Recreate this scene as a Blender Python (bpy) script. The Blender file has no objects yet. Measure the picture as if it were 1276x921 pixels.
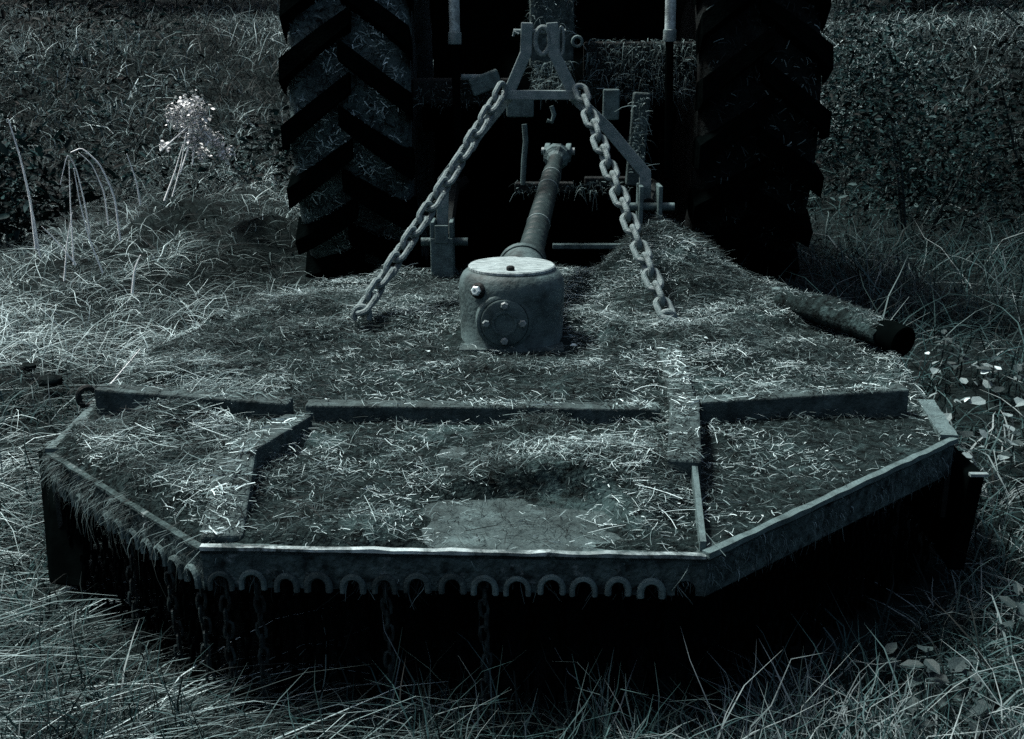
import bpy, math, random
import numpy as np
from mathutils import Vector, Matrix
random.seed(7); rng = np.random.default_rng(11)
R = math.radians
S = bpy.context.scene
COL = S.collection

# ------------------------------------------------------------------ camera, sky, sun, exposure
cam = bpy.data.cameras.new('camera'); camo = bpy.data.objects.new('camera', cam); COL.objects.link(camo)
camo.location = (0, 0, 1.11); camo.rotation_euler = (R(90 - 16.5), 0, 0)
cam.sensor_width = 36; cam.lens = 1368 / 1276 * 36; cam.clip_start = 0.05; cam.clip_end = 2000
S.camera = camo
SUN_EL, SUN_AZ = 60, -62           # azimuth from +Y (away from the camera), negative = to the left
W = bpy.data.worlds.new('World'); S.world = W; W.use_nodes = True
nt = W.node_tree; bg = nt.nodes['Background']
sky = nt.nodes.new('ShaderNodeTexSky'); sky.sky_type = 'NISHITA'; sky.sun_disc = False
sky.sun_elevation = R(SUN_EL); sky.sun_rotation = R(SUN_AZ); sky.dust_density = 6; sky.air_density = 1.0; sky.ozone_density = 1
nt.links.new(sky.outputs[0], bg.inputs[0]); bg.inputs[1].default_value = 0.05
sl = bpy.data.lights.new('sun', 'SUN'); so = bpy.data.objects.new('sun', sl); COL.objects.link(so)
sl.energy = 3.0; sl.angle = R(9); sl.color = (1, .975, .94)
sd = Vector((math.sin(R(SUN_AZ)) * math.cos(R(SUN_EL)), math.cos(R(SUN_AZ)) * math.cos(R(SUN_EL)), math.sin(R(SUN_EL))))
so.rotation_euler = sd.to_track_quat('Z', 'Y').to_euler(); so.location = (-6, 5, 10)
S.view_settings.view_transform = 'Standard'; S.view_settings.look = 'None'
S.view_settings.exposure = 1.55; S.view_settings.gamma = 1
S.render.engine = 'CYCLES'
S.cycles.use_denoising = False
S.cycles.max_bounces = 3; S.cycles.diffuse_bounces = 1; S.cycles.glossy_bounces = 2; S.cycles.transmission_bounces = 2
S.cycles.sample_clamp_indirect = 3

# ------------------------------------------------------------------ materials
def tint_(g, sat=1.0):
    # the whole photograph is toned in one cold blue-green
    k = sat * (1.0 if g < .05 else .85 if g < .15 else .5)
    return (g * (1 - .45 * k), g, g * (1 + .02 * k), 1)

def mat(name, c1, c2, scale=8, rough=.8, bump=.2, bscale=None, lo=.35, hi=.65, spec=.12, c3=None, s3=3, t3=(.5, .62), attr=False, metal=0, stretch=None, transl=0, sat=1.0):
    tint = lambda g, q=sat: tint_(g, q)
    m = bpy.data.materials.new(name); m.use_nodes = True
    N = m.node_tree.nodes; L = m.node_tree.links
    b = N['Principled BSDF']; b.inputs['Roughness'].default_value = rough
    b.inputs['Specular IOR Level'].default_value = spec; b.inputs['Metallic'].default_value = metal
    if attr:
        a = N.new('ShaderNodeAttribute'); a.attribute_name = 'tone'
        rp = N.new('ShaderNodeValToRGB'); L.new(a.outputs['Fac'], rp.inputs[0])
        rp.color_ramp.elements[0].color = tint(c1); rp.color_ramp.elements[1].color = tint(c2)
        e = rp.color_ramp.elements.new(.25); e.color = tint(c1 + (c2 - c1) * .25, 1.55 * sat)
        col = rp.outputs[0]
    else:
        tc = N.new('ShaderNodeTexCoord'); src = tc.outputs['Object']
        if stretch:
            mp = N.new('ShaderNodeMapping'); mp.inputs['Scale'].default_value = stretch; L.new(src, mp.inputs[0]); src = mp.outputs[0]
        n = N.new('ShaderNodeTexNoise'); n.inputs['Scale'].default_value = scale; n.inputs['Detail'].default_value = 8; n.inputs['Roughness'].default_value = .65
        L.new(src, n.inputs['Vector'])
        rp = N.new('ShaderNodeValToRGB'); L.new(n.outputs['Fac'], rp.inputs[0])
        e = rp.color_ramp.elements; e[0].position = lo; e[1].position = hi; e[0].color = tint(c1); e[1].color = tint(c2)
        col = rp.outputs[0]
        if c3 is not None:
            n3 = N.new('ShaderNodeTexNoise'); n3.inputs['Scale'].default_value = s3; n3.inputs['Detail'].default_value = 10; n3.inputs['Roughness'].default_value = .7
            L.new(src, n3.inputs['Vector'])
            r3 = N.new('ShaderNodeValToRGB'); r3.color_ramp.elements[0].position = t3[0]; r3.color_ramp.elements[1].position = t3[1]
            L.new(n3.outputs['Fac'], r3.inputs[0])
            mx = N.new('ShaderNodeMix'); mx.data_type = 'RGBA'; L.new(r3.outputs[0], mx.inputs['Factor'])
            L.new(col, mx.inputs['A']); mx.inputs['B'].default_value = tint(c3); col = mx.outputs['Result']
        if bump:
            n2 = N.new('ShaderNodeTexNoise'); n2.inputs['Scale'].default_value = bscale or scale * 6; n2.inputs['Detail'].default_value = 6
            L.new(src, n2.inputs['Vector'])
            bp = N.new('ShaderNodeBump'); bp.inputs['Strength'].default_value = bump; bp.inputs['Distance'].default_value = .01
            L.new(n2.outputs['Fac'], bp.inputs['Height']); L.new(bp.outputs[0], b.inputs['Normal'])
    L.new(col, b.inputs['Base Color'])
    if transl:
        t = N.new('ShaderNodeBsdfTranslucent'); L.new(col, t.inputs[0]); ms = N.new('ShaderNodeMixShader'); ms.inputs[0].default_value = transl
        L.new(b.outputs[0], ms.inputs[1]); L.new(t.outputs[0], ms.inputs[2]); L.new(ms.outputs[0], N['Material Output'].inputs[0])
    return m

MT = dict(
    soil=mat('dark_soil', .003, .012, 14, .95, .6, 60, spec=.03),
    grass=mat('grass_blade', .006, .20, attr=True, rough=.6, spec=.05, transl=.1),
    hay=mat('dry_hay', .004, .62, attr=True, rough=.6, spec=.04, transl=.05),
    leaf=mat('leaf', .003, .11, attr=True, rough=.6, spec=.03, transl=.1),
    dirt=mat('caked_dirt', .002, .022, 40, .95, 1.0, 120, c3=.045, s3=5, t3=(.56, .66), spec=.03),
    deck=mat('deck_steel', .022, .06, 18, .75, .5, 120, c3=.11, s3=6.5, t3=(.54, .70)),
    steel=mat('worn_steel', .055, .115, 30, .62, .35, 160, c3=.03, s3=9, t3=(.55, .7)),
    frame=mat('frame_steel', .12, .19, 40, .6, .3, 200, c3=.07, s3=14, t3=(.55, .7)),
    chain=mat('chain_steel', .10, .20, 60, .55, .4, 260, c3=.05, s3=30, t3=(.52, .68)),
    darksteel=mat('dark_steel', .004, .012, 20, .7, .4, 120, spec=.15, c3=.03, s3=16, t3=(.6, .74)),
    black=mat('black_paint_and_shade', .0008, .002, 10, 1, .1, spec=.0),  # near-black; doubles as painted shade on hidden chains and added panels
    rubber=mat('tyre_rubber', .0006, .0016, 24, 1, .5, 120, spec=.0, c3=.006, s3=40, t3=(.62, .75)),
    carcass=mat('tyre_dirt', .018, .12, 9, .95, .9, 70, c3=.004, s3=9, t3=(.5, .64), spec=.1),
    gear=mat('gearbox_paint', .06, .09, 14, .6, .3, 90, c3=.015, s3=11, t3=(.47, .66)),
    lid=mat('gearbox_lid', .16, .34, 30, .6, .3, 60, c3=.07, s3=40, t3=(.50, .66), stretch=(1, 4, 1)),
    lip=mat('lit_edge_steel', .05, .42, 9, .45, .5, 60, c3=.03, s3=12, t3=(.48, .58), spec=.4),
    bolt=mat('bolt_steel', .10, .18, 50, .5, .2, spec=.5),
    chrome=mat('bright_plug', .40, .6, 50, .35, .1, spec=.6),
    guard=mat('shaft_plastic', .012, .03, 12, .5, .3, 60, c3=.07, s3=30, t3=(.6, .7)),
    pale=mat('pale_rod', .30, .42, 30, .6, .2, c3=.15, s3=12),
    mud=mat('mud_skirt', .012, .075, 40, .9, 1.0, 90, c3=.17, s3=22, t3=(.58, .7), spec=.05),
    rusty=mat('rusty_chain', .003, .03, 60, .6, .3),
    beam=mat('beam_steel', .018, .06, 24, .8, .5, 120, c3=.12, s3=10, t3=(.56, .72)),
    carcass_shaded=mat('tyre_shaded', .0015, .008, 22, .95, .9, 70, c3=.0015, s3=9, t3=(.5, .64), spec=.05),  # darker copy of carcass; the tractor's shade on this tyre is painted in
    bark=mat('bark', .02, .05, 12, .9, .8),
    petal=mat('petal_white', .45, .62, 20, .6, .1, transl=.2),
    paleleaf=mat('pale_leaf', .11, .24, 30, .5, .2, transl=.15),
    drystalk=mat('dry_stalk', .6, .85, 30, .6, .2, sat=.3),
)

# ------------------------------------------------------------------ helpers
def tag(o, label=None, cat=None, group=None, kind=None):
    if label: o['label'] = label
    if cat: o['category'] = cat
    if group: o['group'] = group
    if kind: o['kind'] = kind
    return o
def empty(name, loc=(0, 0, 0)):
    o = bpy.data.objects.new(name, None); COL.objects.link(o); o.location = loc; o.empty_display_size = .1
    return o
def link_obj(name, me, parent=None, off=True):
    o = bpy.data.objects.new(name, me); COL.objects.link(o)
    if parent: o.parent = parent
    return o

class MB:
    def __init__(s): s.v = []; s.f = []
    def add(s, v, f):
        n = len(s.v); s.v += [tuple(p) for p in v]; s.f += [tuple(n + i for i in q) for q in f]; return s
    def box(s, c, d, rz=0, rx=0, ry=0, taper=1):
        M = Matrix.Translation(c) @ Matrix.Rotation(rz, 4, 'Z') @ Matrix.Rotation(rx, 4, 'X') @ Matrix.Rotation(ry, 4, 'Y')
        vs = []
        for z in (-.5, .5):
            k = taper if z > 0 else 1
            for x, y in ((-.5, -.5), (.5, -.5), (.5, .5), (-.5, .5)): vs.append(M @ Vector((x * d[0] * k, y * d[1] * k, z * d[2])))
        return s.add(vs, [(3, 2, 1, 0), (4, 5, 6, 7), (0, 1, 5, 4), (1, 2, 6, 5), (2, 3, 7, 6), (3, 0, 4, 7)])
    def hull8(s, b, t):   # bottom quad, top quad
        return s.add(list(b) + list(t), [(3, 2, 1, 0), (4, 5, 6, 7), (0, 1, 5, 4), (1, 2, 6, 5), (2, 3, 7, 6), (3, 0, 4, 7)])
    def tube(s, pts, r, n=8, closed=False, caps=True):
        pts = [Vector(p) for p in pts]; m = len(pts)
        rs = r if isinstance(r, (list, tuple)) else [r] * m
        ref = None; vs = []
        for i, p in enumerate(pts):
            if closed: t = pts[(i + 1) % m] - pts[i - 1]
            else: t = pts[min(i + 1, m - 1)] - pts[max(i - 1, 0)]
            t.normalize()
            if ref is None: ref = t.orthogonal().normalized()
            a = (ref - t * ref.dot(t)).normalized(); ref = a; b = t.cross(a)
            for k in range(n):
                w = 2 * math.pi * k / n; vs.append(p + (a * math.cos(w) + b * math.sin(w)) * rs[i])
        fs = []
        for i in range(m if closed else m - 1):
            j = (i + 1) % m
            for k in range(n): fs.append((i * n + k, i * n + (k + 1) % n, j * n + (k + 1) % n, j * n + k))
        if not closed and caps: fs += [tuple(range(n - 1, -1, -1)), tuple((m - 1) * n + k for k in range(n))]
        return s.add(vs, fs)
    def lathe(s, prof, M=Matrix(), n=40):   # prof: (r, h) about local Z
        vs = []; fs = []; m = len(prof)
        for r, h in prof:
            for k in range(n):
                w = 2 * math.pi * k / n; vs.append(M @ Vector((r * math.cos(w), r * math.sin(w), h)))
        for i in range(m - 1):
            for k in range(n): fs.append((i * n + k, i * n + (k + 1) % n, (i + 1) * n + (k + 1) % n, (i + 1) * n + k))
        if prof[0][0] > 1e-4: fs.append(tuple(range(n - 1, -1, -1)))
        if prof[-1][0] > 1e-4: fs.append(tuple((m - 1) * n + k for k in range(n)))
        return s.add(vs, fs)
    def flat(s, pts, w, t, wd=None):
        """flat bar along pts; w in plane of pts (xz), t along y"""
        P = [Vector(p) for p in pts]; m = len(P); vs = []; fs = []
        for i, p in enumerate(P):
            d = (P[min(i + 1, m - 1)] - P[max(i - 1, 0)]).normalized()
            y = Vector((0, 1, 0)); nn = d.cross(y).normalized()
            if 0 < i < m - 1:
                d1 = (P[i] - P[i - 1]).normalized(); k = 1 / max(.6, d1.dot(d))
            else: k = 1
            for a, b in ((-1, -1), (1, -1), (1, 1), (-1, 1)): vs.append(p + nn * (a * w / 2 * k) + y * (b * t / 2))
        for i in range(m - 1):
            for k in range(4): fs.append((i * 4 + k, i * 4 + (k + 1) % 4, i * 4 + 4 + (k + 1) % 4, i * 4 + 4 + k))
        fs += [(3, 2, 1, 0), tuple((m - 1) * 4 + k for k in range(4))]
        return s.add(vs, fs)
    def mesh(s, name, m, smooth=False):
        me = bpy.data.meshes.new(name); me.from_pydata(s.v, [], s.f); me.materials.append(MT[m] if isinstance(m, str) else m)
        me.validate()
        if smooth:
            me.polygons.foreach_set('use_smooth', [True] * len(me.polygons))
            try: me.set_sharp_from_angle(angle=R(38))
            except Exception: pass
        return me
    def build(s, name, m, parent=None, smooth=False, bevel=0, off=(0, 0, 0)):
        if off != (0, 0, 0): s.v = [(x - off[0], y - off[1], z - off[2]) for x, y, z in s.v]
        o = link_obj(name, s.mesh(name, m, smooth), parent)
        if bevel:
            b = o.modifiers.new('b', 'BEVEL'); b.width = bevel; b.segments = 2; b.limit_method = 'ANGLE'; b.angle_limit = R(40)
        return o

_tab = rng.random((256, 256))
def noise(x, y, s=1.0, seed=0):
    x = np.asarray(x, float) * s + seed * 17.31; y = np.asarray(y, float) * s + seed * 9.77
    xi = np.floor(x).astype(int); yi = np.floor(y).astype(int); fx = x - xi; fy = y - yi
    fx = fx * fx * (3 - 2 * fx); fy = fy * fy * (3 - 2 * fy)
    g = lambda a, b: _tab[a & 255, b & 255]
    return (g(xi, yi) * (1 - fx) + g(xi + 1, yi) * fx) * (1 - fy) + (g(xi, yi + 1) * (1 - fx) + g(xi + 1, yi + 1) * fx) * fy
def fbm(x, y, s=1.0, seed=0, o=4):
    t = 0; a = .5
    for i in range(o): t = t + a * noise(x, y, s * 2 ** i, seed + i); a *= .5
    return t
def sst(a, b, x):
    t = np.clip((np.asarray(x, float) - a) / (b - a), 0, 1); return t * t * (3 - 2 * t)

def ribbons(name, C, wid, tone, m, side=None, kind='stuff', parent=None):
    """C: (n,k,3) centre lines, wid: (n,k) half widths, side: (n,3)"""
    n, k, _ = C.shape
    if side is None:
        d = C[:, -1] - C[:, 0]; d /= np.linalg.norm(d, axis=1, keepdims=True) + 1e-9
        rv = rng.normal(size=(n, 3)); side = np.cross(d, rv); side /= np.linalg.norm(side, axis=1, keepdims=True) + 1e-9
    V = np.stack([C - side[:, None] * wid[..., None], C + side[:, None] * wid[..., None]], 2).reshape(n * k * 2, 3)
    base = (np.arange(n) * k * 2)[:, None, None]
    q = np.array([[2 * i, 2 * i + 1, 2 * i + 3, 2 * i + 2] for i in range(k - 1)])[None]
    F = (base + q).reshape(-1)
    nf = n * (k - 1)
    me = bpy.data.meshes.new(name)
    me.vertices.add(len(V)); me.vertices.foreach_set('co', V.astype(np.float32).ravel())
    me.loops.add(nf * 4); me.loops.foreach_set('vertex_index', F.astype(np.int32))
    me.polygons.add(nf); me.polygons.foreach_set('loop_start', np.arange(0, nf * 4, 4, dtype=np.int32))
    me.polygons.foreach_set('use_smooth', np.ones(nf, bool))
    me.update(calc_edges=True)
    at = me.attributes.new('tone', 'FLOAT', 'POINT'); at.data.foreach_set('value', np.repeat(np.clip(tone, 0, 1), k * 2).astype(np.float32))
    me.materials.append(MT[m])
    o = link_obj(name, me, parent)
    if kind: o['kind'] = kind
    return o
def blades(P, h, az, lean, droop, w, k=4, twist=.5):
    """grass blade centre lines; returns C, widths, side"""
    n = len(P); t = np.linspace(0, 1, k)[None]
    d = np.stack([np.cos(az), np.sin(az)], 1)
    out = (lean[:, None] * t + droop[:, None] * t ** 2) * h[:, None]
    up = (t - .55 * np.clip(lean + droop, 0, 1.6)[:, None] * t ** 2) * h[:, None]
    C = np.zeros((n, k, 3)); C[..., 0] = P[:, 0:1] + d[:, 0:1] * out; C[..., 1] = P[:, 1:2] + d[:, 1:2] * out; C[..., 2] = P[:, 2:3] + up
    C[:, 1:] += np.cumsum(rng.normal(0, .045, (n, k - 1, 3)), 1) * h[:, None, None]
    wid = w[:, None] * (1 - t ** 2 * .93) * np.ones((n, 1))
    a2 = az + math.pi / 2 + rng.normal(0, twist, n)
    side = np.stack([np.cos(a2), np.sin(a2), rng.normal(0, .25, n)], 1); side /= np.linalg.norm(side, axis=1, keepdims=True)
    return C, wid, side

LEAFV = np.array([(0, 0, 0), (.28, .22, .05), (.30, .62, .04), (0, 1, -.10), (-.30, .62, .04), (-.28, .22, .05), (0, .5, -.03)])
LEAFF = [(0, 1, 6), (1, 2, 6), (2, 3, 6), (3, 4, 6), (4, 5, 6), (5, 0, 6)]
def leafmesh(name, P, size, tone, m, parent=None, kind='stuff', up=.6, narrow=1.0):
    n = len(P)
    d = rng.normal(size=(n, 3)); d[:, 2] = d[:, 2] * .5 - .15; d /= np.linalg.norm(d, axis=1, keepdims=True)
    nn = rng.normal(size=(n, 3)); nn[:, 2] = np.abs(nn[:, 2]) + up; s = np.cross(d, nn); s /= np.linalg.norm(s, axis=1, keepdims=True); nn = np.cross(s, d)
    L = LEAFV * np.array([narrow, 1, 1])
    V = P[:, None] + size[:, None, None] * (L[None, :, 0:1] * s[:, None] + L[None, :, 1:2] * d[:, None] + L[None, :, 2:3] * nn[:, None])
    nv = len(LEAFV); nf = len(LEAFF)
    F = ((np.arange(n) * nv)[:, None, None] + np.array(LEAFF)[None]).reshape(-1)
    me = bpy.data.meshes.new(name); me.vertices.add(n * nv); me.vertices.foreach_set('co', V.astype(np.float32).ravel())
    me.loops.add(n * nf * 3); me.loops.foreach_set('vertex_index', F.astype(np.int32))
    me.polygons.add(n * nf); me.polygons.foreach_set('loop_start', np.arange(0, n * nf * 3, 3, dtype=np.int32)); me.update(calc_edges=True)
    at = me.attributes.new('tone', 'FLOAT', 'POINT'); at.data.foreach_set('value', np.repeat(np.clip(tone, 0, 1), nv).astype(np.float32))
    me.materials.append(MT[m]); o = link_obj(name, me, parent)
    if kind: o['kind'] = kind
    return o

# ------------------------------------------------------------------ terrain
def ground(x, y):
    x = np.asarray(x, float); y = np.asarray(y, float)
    z = .05 * (fbm(x, y, 1.3, 1) - .5) + .16 * (fbm(x, y, .35, 5) - .5) * sst(4, 9, y)
    z = z + (.20 + .42 * fbm(x, y, 3.5, 9)) * np.exp(-(((x + 1.40) / .85) ** 2 + ((y - 5.3) / .9) ** 2))            # heap of cut grass
    z = z + .12 * np.exp(-(((x + 1.6) / .6) ** 2 + ((y - 3.3) / .9) ** 2))
    z = z + .10 * np.exp(-(((x - 1.6) / .5) ** 2 + ((y - 3.2) / .9) ** 2))
    z = z + 1.25 * sst(8.5, 13.5, y + .35 * x * sst(0, 4, x)) + 1.5 * sst(13, 24, y)     # bank behind
    return z
def sp(a, n, k):
    t = np.linspace(-1, 1, n); return a * np.sinh(k * t) / math.sinh(k)
gx = sp(400, 181, 6.2); gy = sp(400, 181, 6.2) + 5
GX, GY = np.meshgrid(gx, gy); GZ = ground(GX, GY)
nx = len(gx)
idx = np.arange(nx * nx).reshape(nx, nx)
gme = bpy.data.meshes.new('ground')
gme.from_pydata(np.stack([GX, GY, GZ], -1).reshape(-1, 3).tolist(), [], np.stack([idx[:-1, :-1], idx[:-1, 1:], idx[1:, 1:], idx[1:, :-1]], -1).reshape(-1, 4).tolist())
gme.polygons.foreach_set('use_smooth', [True] * len(gme.polygons)); gme.materials.append(MT['soil'])
tag(link_obj('ground', gme), kind='structure')

# ------------------------------------------------------------------ rotary mower
A, B, C_, D, E_, F_, G, H_, I_, J, K = [(-.508, 1.636), (.311, 1.603), (.917, 2.139), (.955, 2.38), (1.02, 2.86), (.86, 3.44), (.47, 3.80), (-.58, 3.76), (-.97, 2.85), (-.945, 2.40), (-.932, 2.07)]
POLY = [A, B, C_, D, E_, (.985, 3.12), F_, (.70, 3.62), G, (.25, 3.84), H_, (-.82, 3.35), I_, J, K]
CEN = (0.0, 2.75)
def densify(poly, step=.03):
    out = []
    for i, p in enumerate(poly):
        q = poly[(i + 1) % len(poly)]; L = math.dist(p, q); n = max(1, int(L / step))
        for k in range(n): out.append((p[0] + (q[0] - p[0]) * k / n, p[1] + (q[1] - p[1]) * k / n))
    return out
BND = np.array(densify(POLY)); _ang = np.arctan2(BND[:, 1] - CEN[1], BND[:, 0] - CEN[0]); _rad = np.hypot(BND[:, 0] - CEN[0], BND[:, 1] - CEN[1])
_o = np.argsort(_ang); _as, _rs = _ang[_o], _rad[_o]
def deck_r(x, y):   # 1 at the boundary
    a = np.arctan2(np.asarray(y) - CEN[1], np.asarray(x) - CEN[0]); r = np.hypot(np.asarray(x) - CEN[0], np.asarray(y) - CEN[1])
    return r / np.interp(a, _as, _rs, period=2 * math.pi)
def deck_z(x, y):
    return .322 + .185 * sst(2.95, 3.8, y) * sst(.95, .45, x) * sst(.26, .49, x)
def mat_h(x, y):    # thickness of the litter lying on the deck
    n = fbm(x, y, 5, 3); n2 = fbm(x, y, 13, 8)
    h = .004 + .030 * sst(.38, .65, n) + .012 * (n2 - .4)
    h = h + .014 * sst(-.5, -.7, x) * sst(2.75, 2.2, y) + .008 * sst(2.45, 2.9, y)
    h = h + .045 * np.exp(-(((x + .70) / .10) ** 2 + ((y - 2.15) / .16) ** 2))
    h = h * (1 - .6 * np.exp(-(((x + .33) / .12) ** 4 + ((y - 1.85) / .22) ** 4)))
    h = h + .035 * np.exp(-(((x - .2) / .16) ** 2 + ((y - 1.90) / .09) ** 2))
    h = h + .030 * np.exp(-(((x - .48) / .25) ** 2 + ((y - 3.6) / .2) ** 2))
    h = h + .008 * np.exp(-(((x - .28) / .14) ** 2 + ((y - 3.5) / .22) ** 2))
    bare = sst(.25, .6, np.exp(-(((x - .02) / .19) ** 4 + ((y - 1.73) / .13) ** 4)) * (.45 + 1.1 * fbm(x, y, 7, 31)))
    right = sst(.36, .5, x) * sst(2.26, 2.18, y)
    h = h * (1 - .93 * bare) * (1 - .72 * right)
    h = h * (1 - .9 * np.exp(-(((x - .0) / .22) ** 4 + ((y - 2.80) / .17) ** 4)))
    h = h * (1 - .75 * np.exp(-(((x + .70) / .24) ** 4 + ((y - 2.22) / .07) ** 4)))
    h = h * (1 - .7 * np.exp(-(((x - .345) / .06) ** 4 + ((y - 2.03) / .2) ** 4)))
    h = h * sst(1.0, .965, deck_r(x, y))
    return np.clip(h, 0.0, .12)
def top(x, y): return deck_z(x, y) + mat_h(x, y)

MROOT = (0.0, 2.75, 0.0)
mower = empty('rotary_mower', MROOT)
tag(mower, 'wide steel rotary mower with gearbox drum and eight-sided deck under cut grass', 'mower')
def P_(mb, name, m, parent=mower, **k): return mb.build(name, m, parent, off=MROOT, **k)

def radial(zf, rings, scale=1.0):
    mb = MB(); n = len(BND); vs = [(CEN[0], CEN[1], float(zf(CEN[0], CEN[1])))]
    for i in range(1, rings + 1):
        s = scale * i / rings; X = CEN[0] + (BND[:, 0] - CEN[0]) * s; Y = CEN[1] + (BND[:, 1] - CEN[1]) * s; Z = zf(X, Y)
        vs += list(zip(X.tolist(), Y.tolist(), Z.tolist()))
    fs = [(0, 1 + k, 1 + (k + 1) % n) for k in range(n)]
    for i in range(rings - 1):
        for k in range(n): a = 1 + i * n; b = a + n; fs.append((a + k, b + k, b + (k + 1) % n, a + (k + 1) % n))
    return mb.add(vs, fs)
deck = radial(deck_z, 60)
deck.v += [(x, y, .311) for x, y, z in radial(deck_z, 1).v]   # underside sheet
nb = len(BND); o0 = len(deck.v) - (nb + 1)
deck.f += [(o0, o0 + 1 + (k + 1) % nb, o0 + 1 + k) for k in range(nb)]
o1 = 1 + 59 * nb
deck.f += [(o1 + k, o0 + 1 + k, o0 + 1 + (k + 1) % nb, o1 + (k + 1) % nb) for k in range(nb)]
deck_o = P_(deck, 'deck', 'deck', smooth=True)

# rear skirt with the arched chain slots
def skirt(p, q, zt, zb, slots, r=.017, th=.010):
    """upright plate from p to q with arched notches in its lower edge"""
    p = Vector((*p, 0)); q = Vector((*q, 0)); d = (q - p); L = d.length; d.normalize(); nrm = Vector((d.y, -d.x, 0))
    mb = MB(); xs = []
    cuts = sorted(slots); x = 0; cols = []          # list of (x, zlow)
    cols.append((0, zb))
    for c in cuts:
        cols.append((c - r, zb))
        for k in range(0, 9):
            w = math.pi * (1 - k / 8); cols.append((c + r * math.cos(w), zb + .008 + r * math.sin(w) * 1.1))
        cols.append((c + r, zb))
    cols.append((L, zb))
    vs = []
    for s in (0, 1):
        for (u, z) in cols:
            b = p + d * u + nrm * (-s * th); vs.append((b.x, b.y, z)); vs.append((b.x, b.y, zt))
    n = len(cols); fs = []
    for i in range(n - 1):
        a = 2 * i; b = a + 2 * n
        fs += [(a, a + 2, a + 3, a + 1), (b, b + 1, b + 3, b + 2), (a, b, b + 2, a + 2), (a + 1, a + 3, b + 3, b + 1)]
    fs += [(0, 1, 2 * n + 1, 2 * n), (2 * n - 2, 4 * n - 2, 4 * n - 1, 2 * n - 1)]
    mb.add(vs, fs); return mb, p, d, nrm, L
def oval_link(pitch, wd, d, n=6, m=14):
    """stadium-shaped link in the XZ plane, long axis X"""
    a = pitch / 2 + d / 2; r = wd / 2 - d / 2; st = a - r; pts = []
    for k in range(m):
        w = 2 * math.pi * k / m; pts.append((math.cos(w) * r + (st if math.cos(w) > 1e-6 else -st if math.cos(w) < -1e-6 else 0), 0, math.sin(w) * r))
    return MB().tube(pts, d / 2, n, closed=True)
def arch(c, d, nrm, zb, r=.019, t=.0055):
    pts = [];
    for k in range(-1, 12):
        if k == -1: u, z = -r, zb - .002
        elif k == 11: u, z = r, zb - .002
        else:
            w = math.pi * (1 - k / 10); u, z = r * math.cos(w), zb + .008 + r * 1.1 * math.sin(w)
        b = c + d * u + nrm * .003; pts.append((b.x, b.y, z))
    return MB().tube(pts, t, 6)
glink = oval_link(.026, .022, .0065, 5, 10).mesh('guard_link', 'darksteel', True)
def strand(mb, c, ztop, zend, seed):
    """a hanging strand of small links, one mesh"""
    rr = random.Random(seed); z = ztop; k = 0; lk = oval_link(.024, .021, .0065, 4, 8)
    while z > zend:
        rot = Matrix.Rotation((k % 2) * math.pi / 2 + rr.uniform(-.3, .3), 4, 'Z') @ Matrix.Rotation(math.pi / 2 + rr.uniform(-.12, .12), 4, 'Y')
        M = Matrix.Translation((c.x + rr.uniform(-.003, .003), c.y + rr.uniform(-.003, .003), z)) @ rot
        mb.add([M @ Vector(v) for v in lk.v], lk.f); z -= .0245; k += 1
    return mb
for (p, q, zt, zb, n, off, hanger, sname) in ((A, B, .318, .252, 15, .03, True, 'rear_skirt'), (K, A, .318, .245, 11, .035, True, 'rear_skirt'), (B, C_, .318, .250, 14, .05, False, 'rear_skirt')):
    L = math.dist(p, q); sl_ = [off + (L - 2 * off) * k / (n - 1) for k in range(n)]
    mb, p3, d3, n3, L = skirt(p, q, zt, zb, sl_ if hanger else [])
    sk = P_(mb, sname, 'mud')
    for k, u in enumerate(sl_):
        c = p3 + d3 * u
        if hanger and not (p == A and k > 13): P_(arch(c + d3 * random.uniform(-.003, .003), d3, n3, zb + random.uniform(-.003, .003), random.uniform(.016, .019), random.uniform(.0045, .0065)), 'chain_eye', random.choice(['steel', 'steel', 'beam']), sk, smooth=True)
        mb2 = MB(); strand(mb2, c - n3 * .012, zb + .012, .02, k * 7 + n); P_(mb2, 'guard_chain', 'rusty' if (p == A and k in (0, 1, 5, 8)) or (p == K and k in (5, 8, 10)) else 'black', sk, smooth=True)  # black strands carry the painted shade under the deck
        mb2 = MB(); strand(mb2, c - n3 * .045 + d3 * .02, zb + .02, .02, k * 5 + n + 99); P_(mb2, 'guard_chain', 'black', sk, smooth=True)
# side skirts
for p, q in ((C_, D), (D, E_), (E_, (.985, 3.12)), ((.985, 3.12), F_), (H_, (-.82, 3.35)), ((-.82, 3.35), I_), (I_, J), (J, K)):
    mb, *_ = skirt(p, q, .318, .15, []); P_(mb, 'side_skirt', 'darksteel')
for p, q in ((F_, (.70, 3.62)), ((.70, 3.62), G), (G, (.25, 3.84)), ((.25, 3.84), H_)):
    P = [Vector((*p, 0)), Vector((*q, 0))]; mb = MB()
    zt = [float(deck_z(*p)) - .01, float(deck_z(*q)) - .01]
    mb.hull8([(p[0], p[1], .2), (q[0], q[1], .2), (q[0] * .985, q[1] - .012, .2), (p[0] * .985, p[1] - .012, .2)], [(p[0], p[1], zt[0]), (q[0], q[1], zt[1]), (q[0] * .985, q[1] - .012, zt[1]), (p[0] * .985, p[1] - .012, zt[0])])
    P_(mb, 'front_skirt', 'darksteel')
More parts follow.
